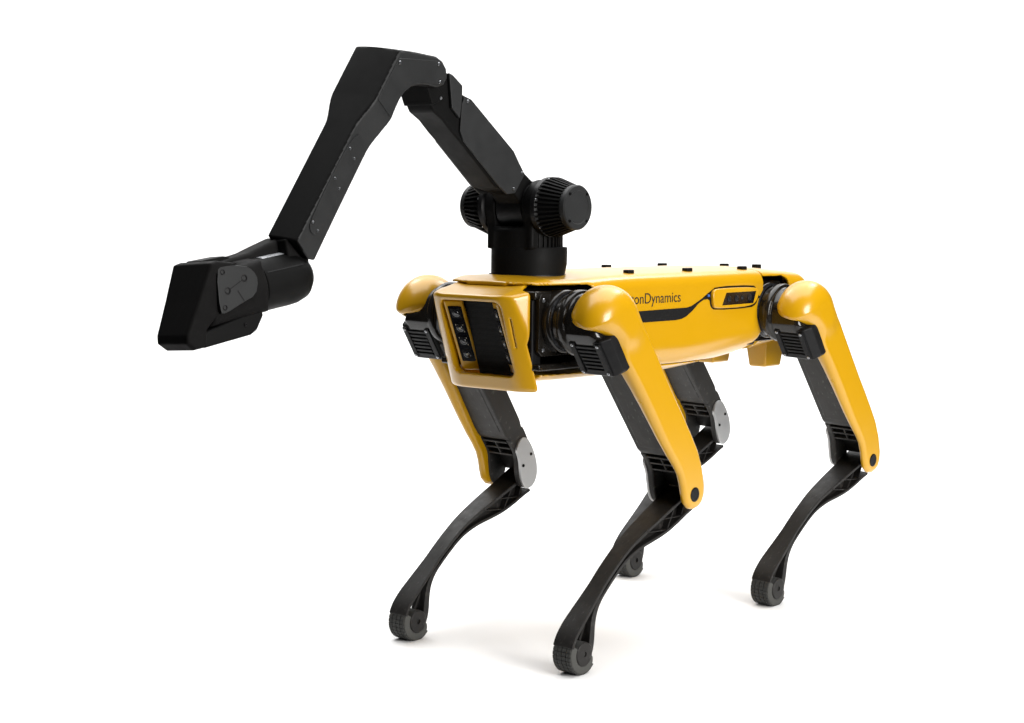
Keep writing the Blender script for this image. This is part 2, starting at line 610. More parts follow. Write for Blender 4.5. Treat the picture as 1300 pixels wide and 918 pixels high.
def f_bezel(X, Y, Z):
    aY = np.abs(Y)
    d = (X - face_x(Y, Z)) / 1.06
    bk = 0.369 - np.where(Z < -0.036, (-Z - 0.036) * 0.36, 0)
    hw = 0.1005 - 0.40 * np.clip(X - bk, 0, 0.1) - 0.03 * np.clip(-Z - 0.04, 0, 1)
    d = smax(d, (aY - hw) * 0.93, 0.0035)
    # roof slopes up from the front edge to the neck plate
    roof = (Z - 0.0562 - 0.30 * (0.366 - X)) / 1.05 + 0.22 * np.clip(aY - 0.072, 0, 1)
    d = smax(d, roof, 0.006)
    d = smax(d, -0.1155 - Z, 0.007)
    back = 0.369 - np.where(Z < -0.036, (-Z - 0.036) * 0.36, 0) - 0.022 * np.clip((Z - 0.046) / 0.010, 0, 1) * np.clip((0.082 - aY) / 0.010, 0, 1)
    d = smax(d, (back - X) * 0.9, 0.006)
    # recess
    a, b = aY - 0.066 + 0.012, np.abs(Z + 0.0295) - 0.0615 + 0.012
    r2 = np.sqrt(np.maximum(a, 0) ** 2 + np.maximum(b, 0) ** 2) + np.minimum(np.maximum(a, b), 0) - 0.012
    d = smax(d, -r2, 0.003)
    # narrow upright slot beside the recess
    sl = np.maximum(np.maximum(np.abs(Y - 0.0775) - 0.0011, np.abs(Z + 0.0175) - 0.024), -(X - face_x(Y, Z) + 0.006))
    return np.maximum(d, -sl)


bez = add('front_bezel', surf_mesh('front_bezel', f_bezel, (0.33, -0.11, -0.115), (0.43, 0.11, 0.075), 0.0022), YEL, root)
tl = 0.33
SH = Matrix(((1, 0, tl, 0), (0, 1, 0, 0), (0, 0, 1, 0), (0, 0, 0, 1)))  # lean of the front face
part('grille', tf(box(0.352, 0.372, -0.034, 0.034, -0.092, 0.036), SH), GRL, bez)
part('recess_back', tf(box(0.335, 0.351, -0.072, 0.072, -0.080, 0.038), SH), BLK, bez)
for s in (-1, 1):
    # each camera bar is turned towards the middle
    A = Matrix(((1, 0, 0.42, 0), (0, 1, 0, 0), (0, 0, 1, 0), (0, 0, 0, 1))) @ Matrix.Translation((0.3790, s * 0.0500, -0.029)) @ Matrix.Rotation(-s * math.radians(35), 4, 'Z')
    part('camera_bar', tf(prism([(a, b) for a, b in [(-0.010, -0.058), (0.008, -0.058), (0.008, 0.060), (-0.010, 0.060)]], -0.0165, 0.0165), A), YEL, bez, bevel=0.004)
    W_ = [(-0.0112, -0.043), (0.0112, -0.043), (0.0112, 0.050), (-0.0112, 0.050)]
    VW = [(0.0072, a, b) for a, b in rrect(-0.0112, 0.0112, -0.043, 0.050, 0.002)] + [(0.0088, a, b) for a, b in rrect(-0.0112, 0.0112, -0.043, 0.050, 0.002)]
    n = len(VW) // 2
    FW = [tuple(range(n)), tuple(range(2 * n - 1, n - 1, -1))] + [(i, (i + 1) % n, n + (i + 1) % n, n + i) for i in range(n)]
    part('camera_window', tf((VW, FW), A), WIN, bez)
    for k, (zz, r) in enumerate(((0.038, 0.0078), (0.013, 0.0074), (-0.009, 0.0074), (-0.031, 0.0078))):
        B = A @ Matrix.Translation((0.0088, 0, zz))
        part('lens_mount', tf(box(0, 0.0007, -r, r, -r, r), B), BLK, bez, bevel=0.0003, seg=1)
        part('lens', tf(lathe([(r * .8, 0.0007), (r * .8, 0.0012), (r * .62, 0.0016), (r * .55, 0.0010), (r * .3, 0.0022), (0.0002, 0.0026)], 20, 'x'), B), LENS, bez, smooth=40)
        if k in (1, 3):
            part('lens_glint', tf(lathe([(r * .22, 0.0024), (r * .2, 0.0030), (0.0002, 0.0031)], 12, 'x'), B), LED_GLINT, bez, smooth=40)  # pale dot painted onto the lens as a highlight
        for q in ((-.8, .75), (.8, .75), (.8, -.75)):
            if k in (1, 2):
                part('lens_led', tf(box(0.0006, 0.0011, q[0] * r - .0006, q[0] * r + .0006, q[1] * r - .0010, q[1] * r + .0010), B), LED_GLINT, bez)

# ---- legs -------------------------------------------------------------
def to_thigh(f):
    return f


COVER = [(0.0400, 0.0265), (0.0330, 0.0160), (0.0280, 0.0030), (0.0258, -0.0150), (0.0250, -0.0380), (0.0235, -0.0700), (0.0200, -0.1150), (0.0180, -0.1600), (0.0172, -0.1942), (0.0155, -0.2312), (0.0127, -0.2667), (0.0100, -0.2889),
         (0.0092, -0.3100), (0.0132, -0.3283), (0.0198, -0.3455), (0.0238, -0.3600), (0.0202, -0.3750), (0.0102, -0.3860), (-0.0020, -0.3905), (-0.0140, -0.3915), (-0.0263, -0.3845),
         (-0.0363, -0.3714), (-0.0482, -0.3413), (-0.0545, -0.3079), (-0.0560, -0.2659), (-0.0562, -0.2244), (-0.0555, -0.1853), (-0.0549, -0.1466), (-0.0545, -0.1066),
         (-0.0540, -0.0690), (-0.0545, -0.0400)] + \
        list(reversed(arc(0, 0, 0.0570, 36, 192, 26)))


def f_cover(X, Y, Z):
    f2 = sd_poly(COVER, X, Z)
    yo = 0.2300
    th = 0.036 - 0.021 * np.clip(-Z / 0.36, 0, 1)
    t = np.clip(-Z / 0.30, 0, 1)
    rr_ = 0.021 - 0.012 * t
    up_ = np.clip((Z + 0.060) / 0.060, 0, 1)
    up_ = up_ * up_ * (3 - 2 * up_)
    armd = rext(f2, np.maximum(Y - yo, yo - 0.036 + 0.021 * t - 0.036 * up_ - Y), np.minimum(rr_, 0.0135) + 0.0195 * up_)
    rr = np.sqrt(X ** 2 + Z ** 2)
    bulb = rext(rr - 0.0595, np.maximum(Y - 0.2300, 0.163 - Y), 0.034)
    # the dome is cut away obliquely in front, above the motor
    cutp = (Z - 1.10 * X + 0.0120 - np.where(Y < 0.2, 0.9, 0.4) * (0.200 - Y)) / 1.9
    bulb = smax(bulb, -cutp, np.where(Y > 0.2, 0.0015 + 0.9 * np.clip(Y - 0.2, 0, 0.02), 0.0015))
    d = smin(armd, bulb, 0.024)
    inner = rext(rr - 0.0555, np.maximum(Y - 0.2200, 0.168 - Y), 0.030)
    d = smax(d, -np.maximum(inner, Y - 0.2120), 0.002)
    return d


def mesh_pair(name, f, lo, hi, h, angle=50):
    V, F = surf(f, lo, hi, h)
    out = {}
    for s in (1, -1):
        me = bpy.data.meshes.new(name)
        me.from_pydata((V * np.array([1, s, 1])).tolist(), [], (F if s > 0 else F[:, ::-1]).tolist())
        me.shade_smooth()
        if angle:
            me.set_sharp_from_angle(angle=math.radians(angle))
        out[s] = me
    return out


COVER_ME = mesh_pair('cover', f_cover, (-0.07, 0.10, -0.40), (0.07, 0.24, 0.07), 0.0024)


def f_hip(X, Y, Z):
    """hip casting in thigh frame (roughly level): barrel across, belly round the motor"""
    bar = rext(np.sqrt(X ** 2 + Z ** 2) - 0.047, np.maximum(Y - 0.210, 0.112 - Y), 0.01)
    ring = rext(np.sqrt((X + 0.0) ** 2 + (Z + 0.0) ** 2) - 0.054, np.maximum(Y - 0.150, 0.136 - Y), 0.004)
    mot = rext(sd_poly([(0.044, 0.012), (0.044, -0.068), (0.012, -0.082), (-0.045, -0.066), (-0.045, 0.0)], X, Z),
               np.maximum(Y - 0.214, 0.146 - Y), 0.012)
    d = smin(bar, mot, 0.012)
    d = smin(d, ring, 0.004)
    return d


HIP_ME = mesh_pair('hip', f_hip, (-0.07, 0.10, -0.09), (0.07, 0.24, 0.07), 0.003)

L1, L2 = 0.362, 0.340
LEGS = [  # name, hip x, side, hip dz, foot centre x, y, z
    ('FL', 0.298, 1, 0.0, 0.3341, 0.1715, -0.5315), ('FR', 0.298, -1, 0.0, 0.3517, -0.183, -0.5320),
    ('RL', -0.298, 1, -0.003, -0.2554, 0.158, -0.5154), ('RR', -0.298, -1, 0.002, -0.2746, -0.186, -0.5123)]
FOOT_Y = 0.178
HIP_PIVOT = 0.055


def strip(outer, inner, wd, yc=0.0):
    V, F = [], []
    for (a, n), (a2, n2), ww in zip(outer, inner, wd):
        V += [(n, yc - ww / 2, -a), (n, yc + ww / 2, -a), (n2, yc + ww / 2, -a2), (n2, yc - ww / 2, -a2)]
    k = len(outer)
    for i in range(k - 1):
        for j in range(4):
            F.append((4 * i + j, 4 * i + (j + 1) % 4, 4 * i + 4 + (j + 1) % 4, 4 * i + 4 + j))
    F += [(0, 1, 2, 3), (4 * k - 4, 4 * k - 3, 4 * k - 2, 4 * k - 1)]
    return V, F


def resample(P, n):
    P = np.array(P, float)
    t = np.concatenate([[0], np.cumsum(np.hypot(*np.diff(P[:, :2], axis=0).T))])
    u = np.linspace(0, t[-1], n)
    return np.stack([np.interp(u, t, P[:, k]) for k in range(P.shape[1])], 1)


def offset(P, d):
    P = np.array(P)
    T = np.gradient(P, axis=0)
    T /= np.linalg.norm(T, axis=1)[:, None]
    return P + np.stack([-T[:, 1], T[:, 0]], 1) * d


FRONT = resample(smooth_poly([(-0.040, -0.023), (-0.020, -0.016), (0.009, -0.008), (0.077, 0.014), (0.125, 0.0285), (0.165, 0.0355), (0.210, 0.0385), (0.250, 0.0390),
                              (0.285, 0.0400), (0.315, 0.0405), (0.336, 0.0388), (0.350, 0.0340), (0.353, 0.0320)], 2, False), 44)
REAR = resample(smooth_poly([(-0.006, -0.050), (0.004, -0.046), (0.013, -0.043), (0.038, -0.036), (0.071, -0.024), (0.099, -0.009), (0.131, 0.009), (0.167, 0.021), (0.199, 0.024),
                             (0.228, 0.0245), (0.252, 0.0245), (0.273, 0.018), (0.289, 0.006), (0.312, -0.017), (0.332, -0.0255), (0.342, -0.027)], 2, False), 44)


def shin_parts():
    fw = np.interp(FRONT[:, 0], [-0.06, 0, 0.06, 0.16, 0.23, 0.31], [0.050, 0.048, 0.044, 0.033, 0.031, 0.040])
    rw = np.interp(REAR[:, 0], [-0.06, 0, 0.06, 0.16, 0.23, 0.31], [0.050, 0.048, 0.044, 0.034, 0.031, 0.030])
    th = np.interp(REAR[:, 0], [0, 0.24, 0.27, 0.32], [0.0055, 0.0055, 0.011, 0.014])
    out = {}
    out['front_flange'] = [strip(FRONT, offset(FRONT, -0.006), fw)]
    off = np.array([offset(REAR, t)[i] for i, t in enumerate(th)])
    out['rear_flange'] = [strip(REAR, off, rw)]
    # web between the flanges down to the split
    aa = np.linspace(-0.004, 0.258, 36)
    fo = np.stack([aa, np.interp(aa, FRONT[:, 0], FRONT[:, 1]) - 0.003], 1)
    ro = np.stack([aa, np.interp(aa, REAR[:, 0], REAR[:, 1]) + 0.003], 1)
    out['shin'] = [strip(fo, ro, np.full(36, 0.016))]
    # diagonal stiffening ribs near the knee, and one in the split
    out['rib'] = []
    for (a0, s0), (a1, s1) in (((0.020, 0), (0.062, 1)), ((0.062, 0), (0.020, 1)), ((0.100, 0), (0.062, 1)), ((-0.012, 0), (0.020, 1))):
        p = []
        for a, s in ((a0, s0), (a1, s1)):
            n = (np.interp(a, FRONT[:, 0], FRONT[:, 1]) - 0.004) if s == 0 else (np.interp(a, REAR[:, 0], REAR[:, 1]) + 0.004)
            p.append((a, n))
        q = np.array(p)
        t = q[1] - q[0]
        t /= np.linalg.norm(t)
        nn = np.array([-t[1], t[0]]) * 0.0011
        out['rib'].append(strip([tuple(x + nn) for x in q], [tuple(x - nn) for x in q], [0.042, 0.040]))
    out['rib'].append(strip([(0.255, 0.032), (0.322, 0.010)], [(0.255, 0.028), (0.322, 0.004)], [0.006, 0.008]))
    return out


SHIN_P = shin_parts()
SHIN_ME = {k: [mesh_from(k, *vf, bevel=0.0011, seg=2) for vf in v] for k, v in SHIN_P.items()}


A0, A1 = -166, 34        # the rubber sole wraps the front, underside and heel


def foot_core():
    n = 44
    tp = lambda i: 0.0318 * (0.70 + 0.30 * min(1, i / 7) ** 0.6)
    out = [(tp(i) * math.cos(math.radians(A0 + (A1 - A0) * i / n)), tp(i) * math.sin(math.radians(A0 + (A1 - A0) * i / n))) for i in range(n + 1)]
    out += [(0.020 * math.cos(math.radians(A1 + (360 + A0 - A1) * i / 12)), 0.020 * math.sin(math.radians(A1 + (360 + A0 - A1) * i / 12))) for i in range(13)]
    return prism(out, -0.0190, 0.0190)


def foot_tread():
    parts = []
    rows = 4
    wd = 0.037 / rows
    n = 17
    for r in range(rows):
        y0 = -0.0185 + r * wd + 0.0006
        y1 = y0 + wd - 0.0012
        for k in range(2, n):
            a0 = math.radians(A0 + (A1 - A0) * (k + 0.06) / n)
            a1 = math.radians(A0 + (A1 - A0) * (k + 0.94) / n)
            q = [(rr * math.cos(a), rr * math.sin(a)) for rr in (0.0300, 0.0344) for a in (a0, a1)]
            parts.append(prism([q[0], q[1], q[3], q[2]], y0, y1))
    return merge(*parts)


FOOT_ME = mesh_from('foot', *foot_core(), bevel=0.0016, seg=2)
TREAD_ME = mesh_from('tread', *foot_tread())


def foot_wall():
    V, F = [], []
    pr_ = [(0.0195, 0.0188), (0.0205, 0.0202), (0.0285, 0.0202), (0.0318, 0.0186), (0.0318, 0.0150)]
    n = 44
    for i in range(n + 1):
        a = math.radians(A0 + 3 + (A1 - A0 - 6) * i / n)
        g = 0.70 + 0.30 * min(1, i / 7) ** 0.6
        V += [(max(r * g, 0.0190) * math.cos(a), h, max(r * g, 0.0190) * math.sin(a)) for r, h in pr_]
    m = len(pr_)
    for i in range(n):
        for j in range(m - 1):
            F.append((i * m + j, i * m + j + 1, (i + 1) * m + j + 1, (i + 1) * m + j))
    return V, F


WALL_ME = {s: mesh_from('foot_sidewall', *sy_part(foot_wall(), s), smooth=40) for s in (1, -1)}
hubp = [(0.0040, 0.0190), (0.0045, 0.0214), (0.0185, 0.0214), (0.0196, 0.0206)]
HUB_VF = lathe([(r, -h) for r, h in hubp] + [(r, h) for r, h in reversed(hubp)], 32, 'y')
HUB_ME = mesh_from('hub', HUB_VF[0], HUB_VF[1], smooth=30)


def build_leg(key, hx, s, dz, fx, fy, fz):
    P = Vector((hx, s * HIP_PIVOT, dz))                 # hip roll pivot
    v = Vector((fx, fy, fz)) - P
    roll = math.atan2(v.z, v.y) + math.acos(s * (FOOT_Y - HIP_PIVOT) / math.hypot(v.y, v.z))
    f = Matrix.Rotation(-roll, 3, 'X') @ v
    D = math.hypot(f.x, f.z)
    a = math.acos((L1 * L1 + D * D - L2 * L2) / (2 * L1 * D))
    t = -(math.atan2(f.x, -f.z) - a)                    # thigh swings back by t
    K = Vector((-L1 * math.sin(t), 0, -L1 * math.cos(t)))
    pshin = math.atan2(f.x - K.x, -(f.z - K.z))         # shin swings forward by pshin
    MR = Matrix.Translation(P) @ Matrix.Rotation(roll, 4, 'X') @ Matrix.Translation((0, -s * HIP_PIVOT, 0))
    MT = MR @ Matrix.Rotation(t, 4, 'Y')
    H = Vector((hx, 0, dz))
    hip = add('hip', HIP_ME[s], GLOSS, root, MT)
    # flange on the chassis that carries the hip (level with the body)
    FL = MT.inverted() @ Matrix.Translation(H)
    part('hip_flange', tf(sy_part(merge(lathe([(0.046, 0.090), (0.052, 0.092), (0.052, 0.116), (0.049, 0.119), (0.040, 0.119)], 48, 'y'),
                                        prism(rrect(-0.034, 0.056, -0.056, 0.046, 0.012), 0.090, 0.104)), s), FL), GLOSS, hip, bevel=0.0015, seg=2)
    part('flange_ring', tf(sy_part(lathe([(0.0500, 0.1195), (0.0500, 0.1225), (0.0470, 0.124), (0.0465, 0.1195)], 48, 'y', closed=False), s), FL), LENSR, hip, smooth=40)
    for k in range(8):
        an = math.radians(45 * k + 10)
        screw(hip, FL @ Vector((0.0435 * math.cos(an), s * 0.1195, 0.0435 * math.sin(an))), FL.to_3x3() @ Vector((0, s, 0)), 0.0026)
    for bx, bz in ((-0.024, 0.035), (0.046, 0.035), (0.046, -0.045), (-0.024, -0.045)):
        screw(hip, FL @ Vector((bx, s * 0.104, bz)), FL.to_3x3() @ Vector((0, s, 0)), 0.0036)
    # motor cover with slots, on the front of the thigh
    mo = [(0.0185, 0.0045), (0.0485, 0.0045), (0.0485, -0.066), (0.030, -0.074), (0.0185, -0.074)]
    wedge_o = [(0.0185, 0.0045), (0.0485, 0.0045), (0.0485, -0.066), (0.030, -0.074), (0.0185, -0.074)]
    wedge_i = [(0.0165, 0.000), (0.0330, 0.000), (0.0330, -0.064), (0.024, -0.070), (0.0165, -0.070)]
    part('motor_cover', sy_part(prism(mo, 0.1525, 0.2172), s), BLK, hip, bevel=0.003)
    part('cover_flank', sy_part(prism(wedge_o, 0.2174, 0.2275, out1=wedge_i), s), BLK, hip, bevel=0.002)
    for k in range(7):
        z = -0.0075 - 0.0078 * k
        part('slat', sy_part(box(0.0480, 0.0512, 0.1655 + 0.0006 * k, 0.2055, z - 0.0021, z + 0.0021), s), BLK, hip, bevel=0.0009, seg=2)
    for y0, y1 in ((0.1545, 0.1650), (0.2060, 0.2165)):
        part('slat_frame', sy_part(box(0.0480, 0.0520, y0, y1, -0.0600, 0.001), s), BLK, hip, bevel=0.0012, seg=2)
    for y in (0.1605, 0.2115):
        for z in (-0.003, -0.0575):
            screw(hip, (0.0515, s * y, z), (1, 0, 0), 0.0027)
    # ---- thigh beam
    beam = [(0.006, -0.055), (0.004, -0.110), (-0.004, -0.274), (-0.009, -0.288), (-0.046, -0.288), (-0.050, -0.270), (-0.046, -0.03), (0.0, -0.03)]
    tine = smooth_poly([(-0.0060, -0.280), (-0.0095, -0.306), (-0.0080, -0.325), (0.0030, -0.345), (0.0120, -0.368), (0.0085, -0.385), (-0.0150, -0.391), (-0.0350, -0.377), (-0.0470, -0.342), (-0.0500, -0.30), (-0.0490, -0.280)], 1)
    th = part('thigh', sy_part(prism(beam, 0.1420, 0.2240), s), GREY, root, MT, bevel=0.004)
    part('front_panel', sy_part(prism([(0.0058, -0.075), (-0.0022, -0.262), (-0.0060, -0.276), (-0.020, -0.276), (-0.020, -0.075)], 0.1520, 0.2140), s), GREY, th, bevel=0.003)
    for y0, y1 in ((0.1420, 0.1540), (0.2120, 0.2235)):
        part('fork_tine', sy_part(prism(tine, y0, y1), s), GREY, th, bevel=0.003)
    for zz, xx in ((-0.2925, -0.0068), (-0.3075, -0.0085), (-0.3220, -0.0085)):
        part('crossbar', sy_part(box(xx - 0.020, xx, 0.1535, 0.2125, zz - 0.0021, zz + 0.0021), s), GREY, th, bevel=0.001, seg=2)
    part('crossbar', sy_part(prism([(-0.0075, -0.2900), (-0.0095, -0.3225), (-0.026, -0.3225), (-0.026, -0.2900)], 0.1810, 0.1845), s), GREY, th, bevel=0.0008, seg=2)
    part('fork_web', sy_part(prism([(-0.026, -0.285), (-0.029, -0.330), (-0.030, -0.376), (-0.040, -0.372), (-0.046, -0.340), (-0.046, -0.285)], 0.1535, 0.2125), s), SHIN, th)
    # machined knee plates, inner one in full view on the far legs
    kp = smooth_poly([(-0.0080, -0.303), (-0.0440, -0.297), (-0.0475, -0.342), (-0.0365, -0.377), (-0.0160, -0.3925), (0.0065, -0.388), (0.0115, -0.370), (0.0030, -0.347), (-0.0065, -0.327)], 2)
    part('knee_plate', sy_part(prism(kp, 0.1370, 0.1425), s), SIL, th, bevel=0.0015, seg=2)
    part('knee_plate', sy_part(prism(kp, 0.2237, 0.2262), s), SIL, th, bevel=0.0009, seg=2)
    for px, pz in ((-0.008, -0.343), (-0.036, -0.338)):
        screw(th, (px, s * 0.1372, pz), (0, -s, 0), 0.003, BLK)
    add('cover', COVER_ME[s], YEL, th)
    part('knee_cap', sy_part(lathe([(0.0125, 0.224), (0.0125, 0.2306), (0.0115, 0.2312), (0.0090, 0.2312), (0.0085, 0.2307), (0.0002, 0.2307)], 32, 'y', (-0.003, 0, -0.3625)), s), BLK, th, smooth=35)
    # ---- shin and foot
    MS = MR @ Matrix.Translation((K.x, s * FOOT_Y, K.z)) @ Matrix.Rotation(-pshin, 4, 'Y')
    sh = add('shin', SHIN_ME['shin'][0], SHIN, root, MS, wn=True)
    for nm in ('front_flange', 'rear_flange', 'rib'):
        for me_ in SHIN_ME[nm]:
            add(nm, me_, SHIN, sh, wn=True)
    FT = Matrix.Translation((0, 0, -L2)) @ Matrix.Rotation(pshin, 4, 'Y')
    add('foot', FOOT_ME, RUB, sh, FT)
    o = add('tread', TREAD_ME, RUB, sh, FT)
    o['kind'] = 'stuff'
    for q in (1, -1):
        add('foot_sidewall', WALL_ME[q], RUBP, sh, FT)
    add('hub', HUB_ME, SHIN, sh, FT)


for L in LEGS:
    build_leg(*L)

# ---- arm -------------------------------------------------------------
AX, AZ = 0.272, 0.185
# base ring with flattened, chamfered rear corner
def base_ring():
    V, F = [], []
    n = 64
    zs = (0.056, 0.072, 0.090, 0.1165, 0.1185)
    for zi, z in enumerate(zs):
        for k in range(n):
            a = 2 * math.pi * k / n
            r = 0.0620
            x, y = r * math.cos(a), r * math.sin(a)
            # rear left part is drawn out to a blunt corner higher up
            c = max(0, math.cos(a - math.radians(125)))
            g = c ** 6 * 0.004 * min(1, max(0, (z - 0.072) / 0.02))
            x, y = x * (1 + g / r), y * (1 + g / r)
            k2 = 0.985 if zi == 4 else 1
            V.append((AX - 0.010 + x * k2, y * k2, z))
    for i in range(len(zs) - 1):
        for k in range(n):
            F.append((i * n + k, i * n + (k + 1) % n, (i + 1) * n + (k + 1) % n, (i + 1) * n + k))
    F += [tuple(range(n)), tuple((len(zs) - 1) * n + k for k in range(n))]
    return V, F


ab = part('arm_base', base_ring(), ARM, smooth=40)
part('base_gap', lathe([(0.0660, 0.060), (0.0660, 0.0730), (0.060, 0.0730)], 48, 'z', (AX - 0.010, 0, 0)), BLK, ab, smooth=40)


def f_turret(X, Y, Z):
    x = X - AX
    post = rext(np.sqrt((x + 0.004) ** 2 + Y ** 2) - 0.056, np.maximum(Z - 0.150, 0.112 - Z), 0.006)
    yoke = rext(np.sqrt(x ** 2 + (Z - AZ) ** 2) - 0.045, np.abs(Y) - 0.058, 0.006)
    gap = rext(np.sqrt(x ** 2 + (Z - AZ) ** 2) - 0.050, np.abs(Y) - 0.030, 0.002)
    legs = rext(sd_poly([(-0.045, 0.115), (0.040, 0.115), (0.040, AZ), (-0.043, AZ)], x, Z), np.abs(Y) - 0.050, 0.006)
    d = smin(post, smin(yoke, legs, 0.006), 0.006)
    d = smax(d, -gap, 0.004)
    return d


tur = add('shoulder_turret', surf_mesh('shoulder_turret', f_turret, (AX - 0.07, -0.065, 0.105), (AX + 0.07, 0.065, 0.235), 0.003), ARM, root)
fins = []
for k in range(5, 24):
    a = math.radians(9 * k)
    fins.append(tf(box(0.052, 0.0595, -0.0011, 0.0011, 0.1185, 0.146), Matrix.Translation((AX - 0.004, 0, 0)) @ Matrix.Rotation(a, 4, 'Z')))
o = part('turret_fins', merge(*fins), ARM, tur)
o['kind'] = 'stuff'
for s in (1, -1):
    core = lathe([(0.044, 0.050), (0.0495, 0.053), (0.0495, 0.062), (0.0440, 0.064), (0.0335, 0.104), (0.0335, 0.106)], 48, 'y', (AX, 0, AZ))
    mt = part('shoulder_motor', sy_part(core, s), BLK, root, smooth=35)
    fins = []
    for k in range(38):
        M = Matrix.Translation((AX, 0, AZ)) @ Matrix.Rotation(math.radians(360 / 38 * k), 4, 'Y')
        pr_ = [(0.040, 0.0635), (0.0492, 0.0635), (0.0492, 0.070), (0.0375, 0.1055), (0.030, 0.1055)]
        V, F = prism([(r, h) for r, h in pr_], -0.0014, 0.0014)
        fins.append(tf(([(x, z, y) for x, y, z in V], F), M))
    o = part('motor_fins', sy_part(merge(*fins), s), ARM, mt)
    o['kind'] = 'stuff'
    part('motor_cap', sy_part(lathe([(0.0370, 0.1040), (0.0370, 0.1130), (0.0352, 0.1150), (0.0275, 0.1150), (0.0265, 0.1140), (0.0002, 0.1140)], 48, 'y', (AX, 0, AZ)), s), ARMP, mt, smooth=30)
    for k in range(4):
        a = math.radians(45 + 90 * k)
        screw(mt, (AX + 0.0312 * math.cos(a), s * 0.1150, AZ + 0.0312 * math.sin(a)), (0, s, 0), 0.0028, ARM)
    for k in range(6):
        a = math.radians(60 * k + 15)
        screw(mt, (AX + 0.0475 * math.cos(a), s * 0.0625, AZ + 0.0475 * math.sin(a)), (0, s, 0), 0.0018)

# upper arm
ua = [(0.300, 0.238), (0.316, 0.250), (0.328, 0.268), (0.340, 0.279), (0.441, 0.356), (0.458, 0.3615), (0.466, 0.374), (0.487, 0.390), (0.505, 0.398), (0.540, 0.372),
      (0.533, 0.346), (0.524, 0.331), (0.502, 0.319), (0.482, 0.302), (0.457, 0.283), (0.376, 0.217), (0.352, 0.211), (0.330, 0.206), (0.312, 0.188), (0.290, 0.172), (0.255, 0.172), (0.247, 0.200), (0.270, 0.218)]
up = part('upper_arm', prism(ua, -0.0275, 0.0275), ARM, bevel=0.0045)
part('shoulder_drum', lathe([(0.041, -0.0285), (0.0425, -0.0270), (0.0425, 0.0270), (0.041, 0.0285)], 40, 'y', (AX, 0, AZ)), BLK, up, smooth=40)
sp = [(0.309, 0.238), (0.326, 0.260), (0.337, 0.275), (0.441, 0.3535), (0.4565, 0.3580), (0.4630, 0.345), (0.4665, 0.3030), (0.457, 0.287), (0.376, 0.2205), (0.352, 0.205), (0.333, 0.207)]
for s in (1, -1):
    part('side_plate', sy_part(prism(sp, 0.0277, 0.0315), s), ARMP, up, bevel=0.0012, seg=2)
    for px, pz in ((0.4500, 0.3500), (0.3170, 0.2400), (0.3375, 0.2140)):
        screw(up, (px, s * 0.0315, pz), (0, s, 0), 0.0026)
    lug = [(0.495, 0.392), (0.486, 0.389), (0.4640, 0.374), (0.4640, 0.359), (0.4690, 0.322), (0.4880, 0.338)]
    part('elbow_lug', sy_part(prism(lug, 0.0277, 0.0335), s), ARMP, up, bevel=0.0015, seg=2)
part('elbow_pad', prism([(0.500, 0.352), (0.520, 0.372), (0.545, 0.372), (0.530, 0.340)], -0.031, 0.031), ARM, up, bevel=0.002)
screw(up, (0.512, 0.0312, 0.352), (0.1, 1, -0.1), 0.0024)

# forearm (own frame: x along it, z out of its top face, rolled a little)
Xf = Vector((0.67966371, 0, -0.73352385)).normalized()
Yf = Vector((-0.11474841, 0.98768834, -0.10632283)).normalized()
Zf = Xf.cross(Yf)
MF = Matrix(((Xf.x, Yf.x, Zf.x, 0.505), (Xf.y, Yf.y, Zf.y, 0.0), (Xf.z, Yf.z, Zf.z, 0.39), (0, 0, 0, 1)))
fore_o = [(0.066, 0.1215), (0.150, 0.1035), (0.400, 0.0600), (0.401, 0.020), (0.392, 0.007), (0.313, 0.023), (0.222, 0.0405), (0.165, 0.0500), (0.143, 0.0515), (0.128, 0.056), (0.112, 0.0595), (0.095, 0.0595), (0.079, 0.0545),
          (0.063, 0.043), (0.050, 0.0285), (0.042, 0.0175), (0.033, 0.0075), (0.020, 0.0000), (0.006, 0.0030), (-0.0015, 0.0150), (-0.0015, 0.0310), (0.005, 0.0470)]


def f_fore(X, Y, Z):
    t = np.clip((X - 0.146) / 0.062, 0, 1)
    t = t * t * (3 - 2 * t)
    hp = 0.0405 - 0.0125 * t            # half width on the left flank
    hm = 0.0465 - 0.0170 * t            # and on the right flank
    d = rext(sd_poly(fore_o, X, Z), np.maximum(Y - hp, -Y - hm) * 0.95, 0.0035)
    # top of the elbow is slightly arched across
    ar = (Z + 0.92 * (X - 0.066) * (X < 0.066) * -1 - 0.1215 + 2.6 * (Y + 0.003) ** 2 + 0.175 * (X - 0.066) * (X >= 0.066)) * 0.75
    return smax(d, ar, 0.004)


fore = add('forearm', surf_mesh('forearm', f_fore, (-0.01, -0.045, -0.005), (0.41, 0.045, 0.125), 0.0024, angle=35), ARM, root, MF)
def lit_flank_material(o, mat, lim=0.70):
    # side light painted in: flanks get a lighter tone than the front faces
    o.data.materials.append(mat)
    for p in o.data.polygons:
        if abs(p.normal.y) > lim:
            p.material_index = 1


